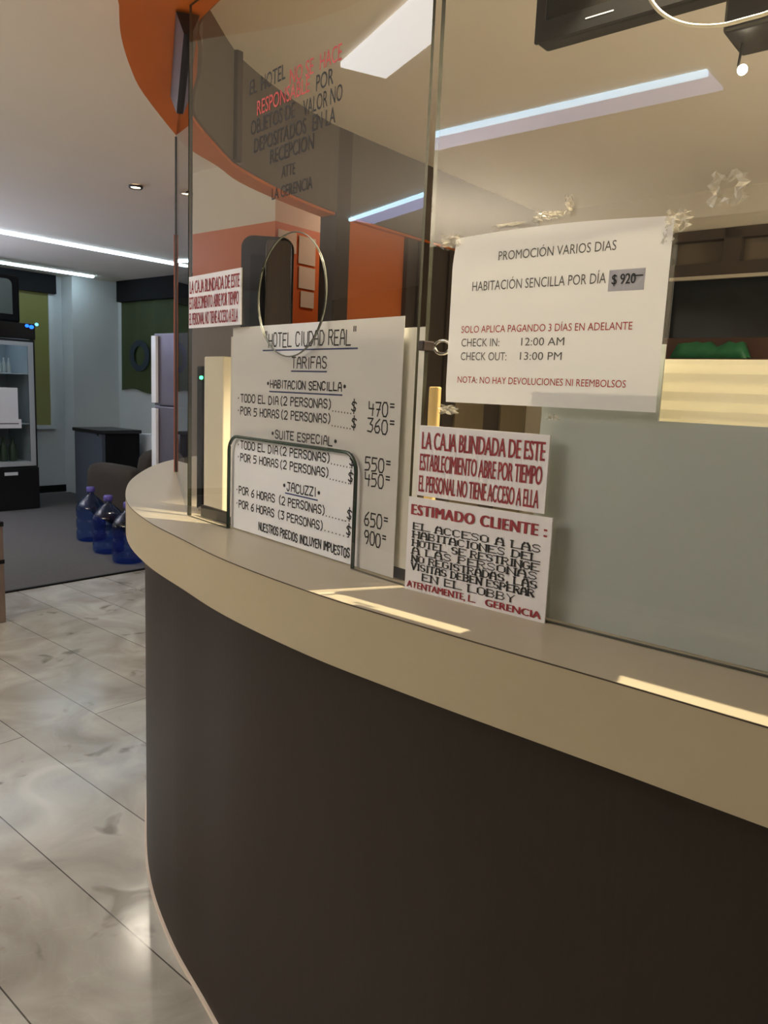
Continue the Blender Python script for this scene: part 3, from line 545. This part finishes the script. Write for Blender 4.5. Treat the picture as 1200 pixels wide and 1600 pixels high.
# cream upright box behind the tinted glass, left end
F5 = Frame(FL.at(0, 0, -.07), eL, nL)
a0 = F5.loc(319, 558); a1 = F5.loc(349, 558)
def L5(x, d, z): return FL.at(x, z, d)
t = thing('upright_box', FL.at((a0[0] + a1[0]) / 2, ZC + .001, -.09), 'narrow cream upright box on the counter left of the price list', 'box')
zt5 = F5.loc(335, 557)[1]
B('body', 'cream', t, a0[0], a1[0], -.10, -.07, ZC + .010, zt5, .003, f=L5); B('foot', 'wall_taupe', t, a0[0] - .012, a1[0] + .008, -.115, -.060, ZC + .001, ZC + .012, .003, f=L5)
a2 = F5.loc(314, 590)
t = thing('signal_device', FL.at(a2[0], ZC + .001, -.085), 'slim black device with a green light left of the cream upright box', 'device')
B('case', 'black_matte', t, a2[0] - .03, a0[0] - .014, -.100, -.073, ZC + .001, a2[1] + .03, .004, f=L5)
bm = bmesh.new(); bmesh.ops.create_uvsphere(bm, u_segments=10, v_segments=6, radius=.005, matrix=Matrix.Translation(FL.at(a2[0], a2[1], -.071))); link('indicator_light', bm, 'green_led', t, True)
# tall black rounded cabinet inside the kiosk
cp = on_z(460, 372, 2.24); bu, bv, _ = uv(cp)
nC = Vector((-cp.x, -cp.y, 0)).normalized(); Fc = Frame(Vector((cp.x, cp.y, 0)), Vector((-nC.y, nC.x, 0)), nC)
xl = Fc.loc(377, 400)[0]; xm = Fc.loc(416, 400)[0]; zt = 2.24
def roundtop(x0, x1, z0, z1, r): return [(x0, z0), (x1, z0)] + [(x1 - r + r * math.cos(i * math.pi / 12), z1 - r + r * math.sin(i * math.pi / 12)) for i in range(7)] + [(x0 + r + r * math.cos(math.pi / 2 + i * math.pi / 12), z1 - r + r * math.sin(math.pi / 2 + i * math.pi / 12)) for i in range(7)]
t = thing('tall_cabinet', Fc.at(xl / 2, 0, -.2), 'tall black cabinet with rounded top corners behind the tinted glass', 'cabinet')
link('body', plate(Fc, roundtop(xl, 0, 0.002, zt, .06), -.25, 0), 'black', t)
link('door', plate(Fc, roundtop(xm, -.012, 0.05, zt - .015, .035), .001, .016), 'panel_wood', t)
link('recess', plate(Fc, roundtop(xl + .045, xm - .006, 0.05, zt - .09, .01), .001, .006), 'black_matte', t)
bm = bmesh.new(); tube(bm, [Fc.at(x, z, .017) for x, z in roundtop(xm, -.012, 0.05, zt - .015, .035)], .004, 5, True); link('rim', bm, 'black_gloss', t, True)
# notices on the orange wall
FO = Frame(P(ou + .002, ov, 0), V, U)
for i, (xa, ya, xb, yb, lab) in enumerate([(434, 361, 463, 394, 'pale notice at the left corner of the orange wall'), (466, 371, 493, 414, 'uppermost of the three stacked notices on the orange wall'), (466, 418, 492, 452, 'middle of the three stacked notices on the orange wall'), (469, 456, 490, 481, 'lowest of the three stacked notices on the orange wall')]):
    a = FO.loc(xa, yb); c_ = FO.loc(xb, ya); zc = FO.loc((xa + xb) / 2, ya)[1]; zd = FO.loc((xa + xb) / 2, yb)[1]
    tag(link('wall_notice', plate(FO, rect(a[0], c_[0], zd, zc), .001, .004), 'notice'), lab, 'notice', 'notices on the orange wall')
order = ['topmost', 'second from top', 'third from top', 'fourth from top', 'bottom']
for i in range(5):
    a = FO.loc(506, 398 + i * 15); c_ = FO.loc(517, 398 + i * 15); zd = FO.loc(511, 398 + i * 15 + 12)[1]; zc = FO.loc(511, 398 + i * 15)[1]
    tag(link('wall_card', plate(FO, rect(a[0], c_[0], zd, zc), .001, .02), 'notice'), '%s of the five small cards beside the dark post' % order[i], 'card', 'small cards on the orange wall')
# ------------------------------------------------------------------ television, box, cable and bulb overhead
TVv = .62
FT = Frame(K(0, TVv, 0), U, -V)
tb = FT.loc(838, 71); tvx, tvz = tb
t = thing('television', K(tvx + .4, TVv, tvz), 'black flat television hung from the ceiling above the front glass', 'television')
B('case', 'black', t, tvx, tvx + 1.0, TVv, TVv + .05, tvz, tvz + .46, .008, f=Kf)
bm = bmesh.new(); x0, x1, z0, z1 = tvx, tvx + 1.0, tvz, tvz + .46
link('bezel', plate(FT, rect(x0, x1, z0, z1), .001, .010, [rect(x0 + .022, x1 - .022, z0 + .042, z1 - .022)]), 'black', t)
link('screen', plate(FT, rect(x0 + .02, x1 - .02, z0 + .04, z1 - .02), .0005, .003), 'black_gloss', t)
a = FT.loc(918, 32); c_ = FT.loc(962, 19); bm = bmesh.new()
bm.faces.new([bm.verts.new(FT.at(*q, .0105)) for q in ((a[0], a[1] - .0012), (c_[0], (a[1] - .0012)), (c_[0], a[1] + .0012), (a[0], a[1] + .0012))]); link('badge', bm, 'pale_steel', t)
B('ceiling_mount', 'black', t, tvx + .45, tvx + .55, TVv + .05, TVv + .10, tvz + .2, ZT, f=Kf)
FX = Frame(K(0, TVv - .14, 0), U, -V); xb = FX.loc(1128, 52)
tag(B('receiver_box', 'black', None, xb[0], xb[0] + .30, TVv - .14, TVv - .02, xb[1], xb[1] + .07, .006, f=Kf), 'small black box hung beside the television, above the white cable', 'box')
FC = Frame(K(0, TVv - .20, 0), U, -V)
cpt = [FC.loc(*q) for q in [(1000, -40), (1018, 2), (1040, 25), (1070, 38), (1100, 41), (1130, 39), (1165, 30), (1200, 20), (1250, -2)]]
cpt = catmull(cpt, 5); bm = bmesh.new(); tube(bm, [FC.at(x, z) for x, z in cpt], .0036, 8); tag(link('white_cable', bm, 'cable', smooth=True), 'white cable drooping in a loop in front of the black box', 'cable')
FB2 = Frame(K(0, TVv - .08, 0), U, -V); bb = FB2.loc(1160, 109); bt = FB2.loc(1163, 52)
t = thing('pendant_bulb', FB2.at(*bb), 'small glowing bulb hanging on a dark cord below the black box', 'lamp')
bm = bmesh.new(); tube(bm, [FB2.at(bb[0] - .008, bb[1] + .008), FB2.at(bt[0], bt[1])], .0025, 6); link('cord', bm, 'seal', t)
bm = bmesh.new(); bmesh.ops.create_uvsphere(bm, u_segments=14, v_segments=8, radius=.009, matrix=Matrix.Translation(FB2.at(*bb))); link('bulb', bm, 'bulb', t, True)
# downlight over the desk
def downlight(c, label, r=.045):
    t = thing('ceiling_downlight', c, label, 'ceiling light', 'ceiling downlights')
    bm = bmesh.new(); lathe(bm, [(r * .75, 0), (r, -.002), (r * 1.05, -.010), (r * .95, -.018), (r * .72, -.014)], c, 24, False); link('trim_ring', bm, 'lamp_trim', t, True)
    bm = bmesh.new(); lens(bm, c - Vector((0, 0, .010)), r * .74); link('lens', bm, 'lens_warm', t)
    lamp('downlight_lamp', 'SPOT', c - Vector((0, 0, .03)), 36, WARM, spot_size=math.radians(155), spot_blend=1.0, shadow_soft_size=.03)
downlight(on_z(212, 290, ZT - .001), 'round downlight in the ceiling left of the glass panels')
downlight(on_z(291, 300, ZT - .001), 'round downlight in the ceiling seen through the edge-on glass')
tt = K(.27, .526, ZT - .001); lamp_keep = lamp; lamp = lambda *a, **k: None; downlight(tt, 'round downlight in the ceiling straight above the desk'); lamp = lamp_keep
# ------------------------------------------------------------------ linear ceiling lights
def linear(name, a, b_, w, label, mt='led', soft=None, group='linear ceiling lights'):
    t = thing(name, (a + b_) / 2, label, 'ceiling light', group); dr = (b_ - a).normalized(); s = Vector((-dr.y, dr.x, 0)) * w / 2
    bm = bmesh.new(); hexa(bm, [p + Vector((0, 0, z)) for z in (-.022, -.001) for p in (a - s, b_ - s, b_ + s, a + s)]); link('tube', bm, mt, t)
    if soft:
        bm = bmesh.new(); q = Vector((-dr.y, dr.x, 0)); hexa(bm, [p + Vector((0, 0, z)) for z in (-.012, -.001) for p in (a + q * soft[0], b_ + q * soft[0], b_ + q * soft[1], a + q * soft[1])]); link('diffuser', bm, 'led_soft', t)
    return t
zl = ZT
l1 = uv(on_z(140, 386, zl)); linear('linear_ceiling_light', P(l1[0], 2.7, zl), P(l1[0], uv(on_z(296, 414, zl))[1], zl), .055, 'longer cool white strip light across the lobby ceiling')
l2 = uv(on_z(145, 431, zl)); linear('linear_ceiling_light', P(l2[0], 3.4, zl), P(l2[0], l2[1], zl), .055, 'shorter cool white strip light deeper in the lobby above the drinks cooler')
# fittings on the ceiling in front of the desk, seen mirrored in the glass
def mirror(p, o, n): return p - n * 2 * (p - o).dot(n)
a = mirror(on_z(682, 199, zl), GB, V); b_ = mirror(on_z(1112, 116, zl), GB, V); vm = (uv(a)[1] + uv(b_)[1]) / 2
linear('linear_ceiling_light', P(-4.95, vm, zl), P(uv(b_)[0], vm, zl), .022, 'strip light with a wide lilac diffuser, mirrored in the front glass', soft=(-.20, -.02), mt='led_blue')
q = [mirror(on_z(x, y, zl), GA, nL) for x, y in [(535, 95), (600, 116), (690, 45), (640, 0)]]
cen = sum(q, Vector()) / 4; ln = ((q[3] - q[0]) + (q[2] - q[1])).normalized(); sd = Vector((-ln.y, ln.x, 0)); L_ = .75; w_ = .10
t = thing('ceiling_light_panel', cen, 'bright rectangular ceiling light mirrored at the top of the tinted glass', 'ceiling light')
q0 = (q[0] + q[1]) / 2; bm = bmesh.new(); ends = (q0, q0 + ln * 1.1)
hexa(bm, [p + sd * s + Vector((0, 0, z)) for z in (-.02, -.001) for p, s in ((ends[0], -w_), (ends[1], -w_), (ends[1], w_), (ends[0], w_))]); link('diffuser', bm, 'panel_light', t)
# ------------------------------------------------------------------ lobby
# drinks cooler against the left wall
fr = on_z(63, 794, .01); fu, fv, _ = uv(fr); fw, fd, fh = .78, .70, 2.08
fv0 = fv - fw
t = thing('drinks_cooler', P(fu - fd / 2, fv - fw / 2, .01), 'tall black drinks cooler with a glass door at the left of the lobby', 'drinks cooler')
bm = bmesh.new(); u0 = fu - fd
box(bm, u0, u0 + .04, fv0, fv, .012, fh); box(bm, u0 + .04, fu - .05, fv0, fv0 + .04, .012, fh); box(bm, u0 + .04, fu - .05, fv - .04, fv, .012, fh); box(bm, u0 + .04, fu - .05, fv0 + .04, fv - .04, fh - .05, fh)
box(bm, u0 + .04, fu - .05, fv0 + .04, fv - .04, .012, .42); link('case', bm, 'black', t)
bm = bmesh.new(); e_ = .004; box(bm, u0 + .041, u0 + .05, fv0 + .041, fv - .041, .421, fh - .051); box(bm, u0 + .05, fu - .06, fv - .05, fv - .0405, .421, fh - .051); box(bm, u0 + .05, fu - .06, fv0 + .0405, fv0 + .05, .421, fh - .051); box(bm, u0 + .05, fu - .06, fv0 + .05, fv - .05, .4205, .43)
link('liner', bm, 'cooler_inside', t)
FF = Frame(P(fu, fv0, 0), V, U)
zh0 = FF.loc(40, 530)[1]; zd0 = FF.loc(40, 728)[1]
B('header', 'black_gloss', t, fu - .05, fu, fv0, fv, zh0, fh, .006); B('base_panel', 'black', t, fu - .05, fu, fv0, fv, .012, zd0 - .02, .006)
df = link('door', plate(FF, rect(.01, fw - .01, zd0 - .015, zh0 - .005), -.045, -.004, [rect(.06, fw - .075, zd0 + .035, zh0 - .06)]), 'black', t)
link('door_glass', plate(FF, rect(.061, fw - .076, zd0 + .036, zh0 - .061), -.025, -.019), 'cooler_glass', df)
link('door_seal', plate(FF, rect(.058, fw - .03, zd0 + .0, zh0 - .03), -.0035, -.001, [rect(.075, fw - .09, zd0 + .05, zh0 - .075)]), 'cooler_inside', df)
a = FF.loc(7, 741); c_ = FF.loc(28, 741); link('badge', plate(FF, rect(a[0], c_[0], a[1] - .018, a[1] + .018), .001, .004), 'pale_steel', t)
for xx, yy, rx, mt in [(42, 509, .022, 'blue_led'), (49, 511, .026, 'blue_led'), (57, 507, .020, 'cyan_led')]:
    a = FF.loc(xx, yy); link('header_light', plate(FF, ellipse(a[0], a[1], rx, rx * .8, 12), .001, .004), mt, t)
zsh = [FF.loc(30, y)[1] for y in (583, 662)]
for z in zsh + [zd0 + .04]: B('shelf', 'pale_steel', t, u0 + .06, fu - .07, fv0 + .055, fv - .055, z - .012, z)
lampo = lamp('cooler_lamp', 'AREA', P(fu - .3, fv - .35, fh - .06), 1.0, COOL, shape='RECTANGLE', size=.3, size_y=.3)
def bottle(p, h, r, mt, label, group):
    bm = bmesh.new(); lathe(bm, [(r * .9, 0), (r, .01), (r, h * .58), (r * .75, h * .68), (r * .36, h * .80), (r * .36, h)], p, 12); return tag(link('bottle', bm, mt, smooth=True), label, 'bottle', group)
ordn = ['first', 'second', 'third', 'fourth', 'fifth', 'sixth']
for i in range(4): bottle(P(fu - .20, fv - .215 - .052 * i, zsh[0] + .001), .16, .022, 'bottle', '%s pale bottle from the right on the upper cooler shelf' % ordn[i].capitalize(), 'bottles on the upper cooler shelf')
for i in range(2): bottle(P(fu - .20, fv - .20 - .105 * i, zd0 + .042), .27, .042, 'bottle_green', '%s dark green bottle from the right on the cooler bottom' % ordn[i].capitalize(), 'bottles on the cooler bottom')
a = FF.loc(27, 606); c_ = FF.loc(27, 655); tag(link('door_notice', plate(FF, rect(a[0] - .42, a[0], c_[1], a[1]), .001, .004), 'sign_white'), 'white paper stuck on the cooler door above a smaller strip', 'paper')
a = FF.loc(33, 655); c_ = FF.loc(33, 669); t = tag(link('door_strip', plate(FF, rect(a[0] - .48, a[0], c_[1], a[1]), .0045, .007), 'sign_white'), 'white paper strip along the lower edge of the paper on the cooler door', 'paper')
bm = bmesh.new(); bm.faces.new([bm.verts.new(FF.at(x, z, .0075)) for x, z in rect(a[0] - .44, a[0] - .03, c_[1] + .045, c_[1] + .057)]); link('printed_line', bm, 'ink_grey', t)
# old television on top of the cooler
FV = Frame(P(fu - .12, fv0, 0), V, U); a = FV.loc(32, 478)[0]
t = thing('small_television', P(fu - .35, fv0 + .2, fh + .001), 'black box television with a dull green screen on top of the cooler', 'television')
ztv = min(ZT - .06, FV.loc(10, 428)[1])
B('case', 'black_matte', t, fu - .60, fu - .12, fv0 - .25, fv0 + a, fh + .001, ztv, .03)
a2 = FV.loc(18, 460)[0]; link('screen', plate(FV, roundtop(-.22, a2, fh + .09, ztv - .05, .06), .001, .015), 'screen_green', t)
# window on the left wall, glowing green, with a black blind above
FW_ = Frame(P(GLZ + .02, 0, 0), V, U)
wa = FW_.loc(30, 457); wb = FW_.loc(79, 664)
t = thing('window_2', P(GLZ + .05, wb[0] - .3, wb[1]), None, None); tag(t, kind='structure')
link('pane', plate(FW_, rect(wb[0] - 1.3, wb[0], wb[1], 2.62), -.005, .012), 'lobby_glow', t)
link('window_frame', plate(FW_, rect(wb[0] - 1.35, wb[0] + .06, wb[1] - .05, 2.66), -.005, .03, [rect(wb[0] - 1.3, wb[0] - .0, wb[1], 2.62)]), 'wall_grey', t)
bl = FW_.loc(60, 457)[1]
tag(B('window_blind', 'black_matte', None, GLZ + .034, GLZ + .10, wb[0] - 1.4, wb[0] + .08, bl, ZT - .002), 'black blind box over the green window behind the cooler', 'blind')
# banner and white panel on the back wall
FBk = Frame(P(0, 5.58, 0), U, -V)
x0 = FBk.loc(191, 500)[0]; zt_ = FBk.loc(230, 470)[1]; zb_ = FBk.loc(230, 612)[1]; x1 = x0 + 2.2
t = thing('banner', P(x0 + 1, 5.57, zb_), 'green banner with a large dark letter O on the lobby back wall', 'banner')
bm = bmesh.new(); n_ = 40; tp = []; bt_ = []
for i in range(n_ + 1):
    x = x0 + (x1 - x0) * i / n_; w__ = .010 + .009 * math.sin(i * .9); tp.append(bm.verts.new(FBk.at(x, zt_, w__))); bt_.append(bm.verts.new(FBk.at(x, zb_ + .03 * math.sin(i * .35), w__ + .006)))
for i in range(n_): bm.faces.new((tp[i], tp[i + 1], bt_[i + 1], bt_[i]))
link('cloth', bm, 'banner', t, True)
a = FBk.loc(221, 556); link('lettering', plate(FBk, ellipse(a[0], a[1], .23, .20, 24), .030, .032, [ellipse(a[0], a[1], .125, .125, 24)]), 'banner_letter', t)
tag(B('roller_shutter', 'black_matte', None, x0, x1, 5.50, 5.585, zt_, ZT - .002), 'black shutter box above the green banner', 'shutter box')
# dark desk, sofa, water jugs, steel refrigerator
kc = on_z(161, 797, .01); ku, kv, _ = uv(kc); kh = .93
t = thing('lobby_desk', P(ku - .3, kv + .4, .012), 'black office desk with a lit end panel coloured grey-blue beside the lobby pier', 'desk')
FK = Frame(P(0, kv, 0), U, -V); ke = FK.loc(117, 700)[0]
FK2 = Frame(P(ku, 0, 0), V, U); kr = FK2.loc(218, 700)[0]
B('end_panel', 'desk_lit_end', t, ke, ku, kv, kv + .04, .012, kh - .04); B('front_board', 'black_matte', t, ku - .05, ku, kv + .04, kr, .012, kh - .04); B('back_board', 'black_matte', t, ke, ke + .04, kv + .04, kr, .012, kh - .04)  # cool light on the end panel is put into its colour
B('desk_top', 'black', t, ke - .02, ku + .02, kv - .02, kr + .02, kh - .04, kh, .006); a = FK.loc(153, 679); link('lock', plate(FK, ellipse(a[0], a[1], .02, .02, 12), .001, .01), 'black', t)
FWb = Frame(P(0, 5.15, 0), U, -V); wp = FWb.loc(217, 677); wq = FWb.loc(268, 677)
tag(B('white_box', 'pale_steel', None, wp[0], wq[0], 5.15, 5.5, .012, wp[1], .004), 'low white cabinet between the black desk and the steel refrigerator', 'cabinet')
sp = on_z(238, 822, .01); su, sv, _ = uv(sp)
t = thing('armchair', P(su, sv, .012), 'brown upholstered armchair in front of the black lobby desk', 'armchair')
def cushion(name, mt, c, size, rot, par):
    bm = bmesh.new(); bmesh.ops.create_cube(bm, size=1); bmesh.ops.subdivide_edges(bm, edges=bm.edges[:], cuts=5, use_grid_fill=True)
    for v_ in bm.verts:
        q_ = v_.co * 2; l4 = (abs(q_.x) ** 5 + abs(q_.y) ** 5 + abs(q_.z) ** 5) ** .2; q_ = q_ / max(l4, 1e-6) * max(abs(q_.x), abs(q_.y), abs(q_.z)) * .5
        v_.co = Vector((q_.x * size[0], q_.y * size[1], q_.z * size[2]))
    bmesh.ops.transform(bm, matrix=Matrix.Translation(c) @ Euler(rot).to_matrix().to_4x4(), verts=bm.verts); return link(name, bm, mt, par, True)
rz = -az
cushion('seat', 'sofa_light', P(su, sv, .36), (.78, .72, .26), (0, 0, rz), t); cushion('base', 'sofa', P(su, sv, .16), (.86, .80, .28), (0, 0, rz), t)
cushion('backrest', 'sofa', P(su + .38, sv + .05, .60), (.26, .84, .50), (0, .12, rz), t)
for s in (-1, 1): cushion('armrest', 'sofa', P(su, sv + .42 * s, .40), (.84, .22, .56), (0, 0, rz), t)
def jug(c, label, first=None):
    if first:
        r = first.copy(); COL.objects.link(r); r.location = c; r['label'] = label
        for ch in first.children: k_ = ch.copy(); COL.objects.link(k_); k_.parent = r
        return r
    t = thing('water_jug', c, label, 'water jug', 'blue water jugs on the carpet')
    bm = bmesh.new(); R = .132
    prof = [(R * .82, 0), (R * .97, .012), (R, .03), (R, .085), (R * .94, .10), (R * .94, .115), (R, .13), (R, .19), (R * .94, .205), (R * .94, .22), (R, .235), (R, .30), (R * .95, .325), (R * .78, .365), (R * .50, .40), (R * .26, .425), (R * .22, .44), (R * .22, .475)]
    lathe(bm, prof, c, 28); link('body', bm, 'jug_blue', t, True)
    bm = bmesh.new(); lathe(bm, [(R * .27, .455), (R * .29, .462), (R * .29, .492), (R * .24, .502)], c, 18); link('cap', bm, 'cap_purple', t, True); return t
j1 = jug(on_z(143, 843, .011), 'leftmost blue water jug on the dark carpet')
jug(on_z(170, 862, .011), 'middle blue water jug on the dark carpet', j1)
jug(on_z(201, 877, .011), 'blue water jug half hidden behind the counter edge', j1)
# steel refrigerator standing past the far end of the desk
rc = EYE + ray(248, 600) * (6.6 / ray(248, 600).y); ru, rv, _ = uv(rc); FRg = Frame(P(0, rv, 0), U, -V); rh = FRg.loc(250, 521)[1]; seam = FRg.loc(250, 634)[1]
rx0 = FRg.loc(241, 600)[0]; rx1 = rx0 + .66
t = thing('steel_refrigerator', P(ru + .3, rv + .35, 0), 'tall stainless steel refrigerator beyond the left end of the glass', 'refrigerator')
B('case', 'steel', t, rx0 + .01, rx1, rv + .05, rv + .65, .01, rh); fx = FRg.loc(248.5, 600)[0]
for nm, z0_, z1_ in (('freezer_door', seam + .004, rh), ('main_door', .06, seam - .004)):
    d2 = B(nm, 'steel', t, rx0, rx1, rv, rv + .048, z0_, z1_, .008); B('handle', 'pale_steel', d2, rx0, fx - .004, rv - .03, rv - .002, z0_ + .02, z1_ - .02, .004)
# low bench end at the left edge
bc = on_z(10, 972, 0); bu, bv, _ = uv(bc)
t = thing('low_bench', P(bu - .4, bv - .3, 0), 'end of a brown wooden bench with a dark top at the left edge', 'bench')
B('body', 'bench', t, bu - .9, bu, bv - .5, bv, .002, .60, .004); B('top', 'black_matte', t, bu - .92, bu + .004, bv - .52, bv + .004, .60, .63, .004)
B('band', 'black_matte', t, bu - .91, bu + .002, bv - .51, bv + .002, .37, .395)
# green bag on the kiosk window sill
ga = wl(1062, 548)[0]; gb = wl(1180, 548)[0]
bm = bmesh.new(); random.seed(5)
gz = zl_; gh = wl(1120, 544)[2] - gz + .03
top = [(ga + (gb - ga) * i / 12, gz + .001, gh * (.6 + .4 * random.random()) if 0 < i < 12 else .01) for i in range(13)]
for s in (0, 1):
    pass
A_ = [[bm.verts.new(P(x, v0 - .17 + .12 * s, z)), bm.verts.new(P(x, v0 - .15 + .08 * s, z + h_))] for s in (0, 1) for x, z, h_ in top]
n_ = 13
for i in range(12):
    bm.faces.new((A_[i][0], A_[i + 1][0], A_[i + 1][1], A_[i][1])); bm.faces.new((A_[n_ + i][0], A_[n_ + i][1], A_[n_ + i + 1][1], A_[n_ + i + 1][0])); bm.faces.new((A_[i][1], A_[i + 1][1], A_[n_ + i + 1][1], A_[n_ + i][1])); bm.faces.new((A_[i][0], A_[n_ + i][0], A_[n_ + i + 1][0], A_[i + 1][0]))
tag(link('green_bag', bm, 'green_bag', smooth=True), 'crumpled green bag lying on the kiosk window sill', 'bag')
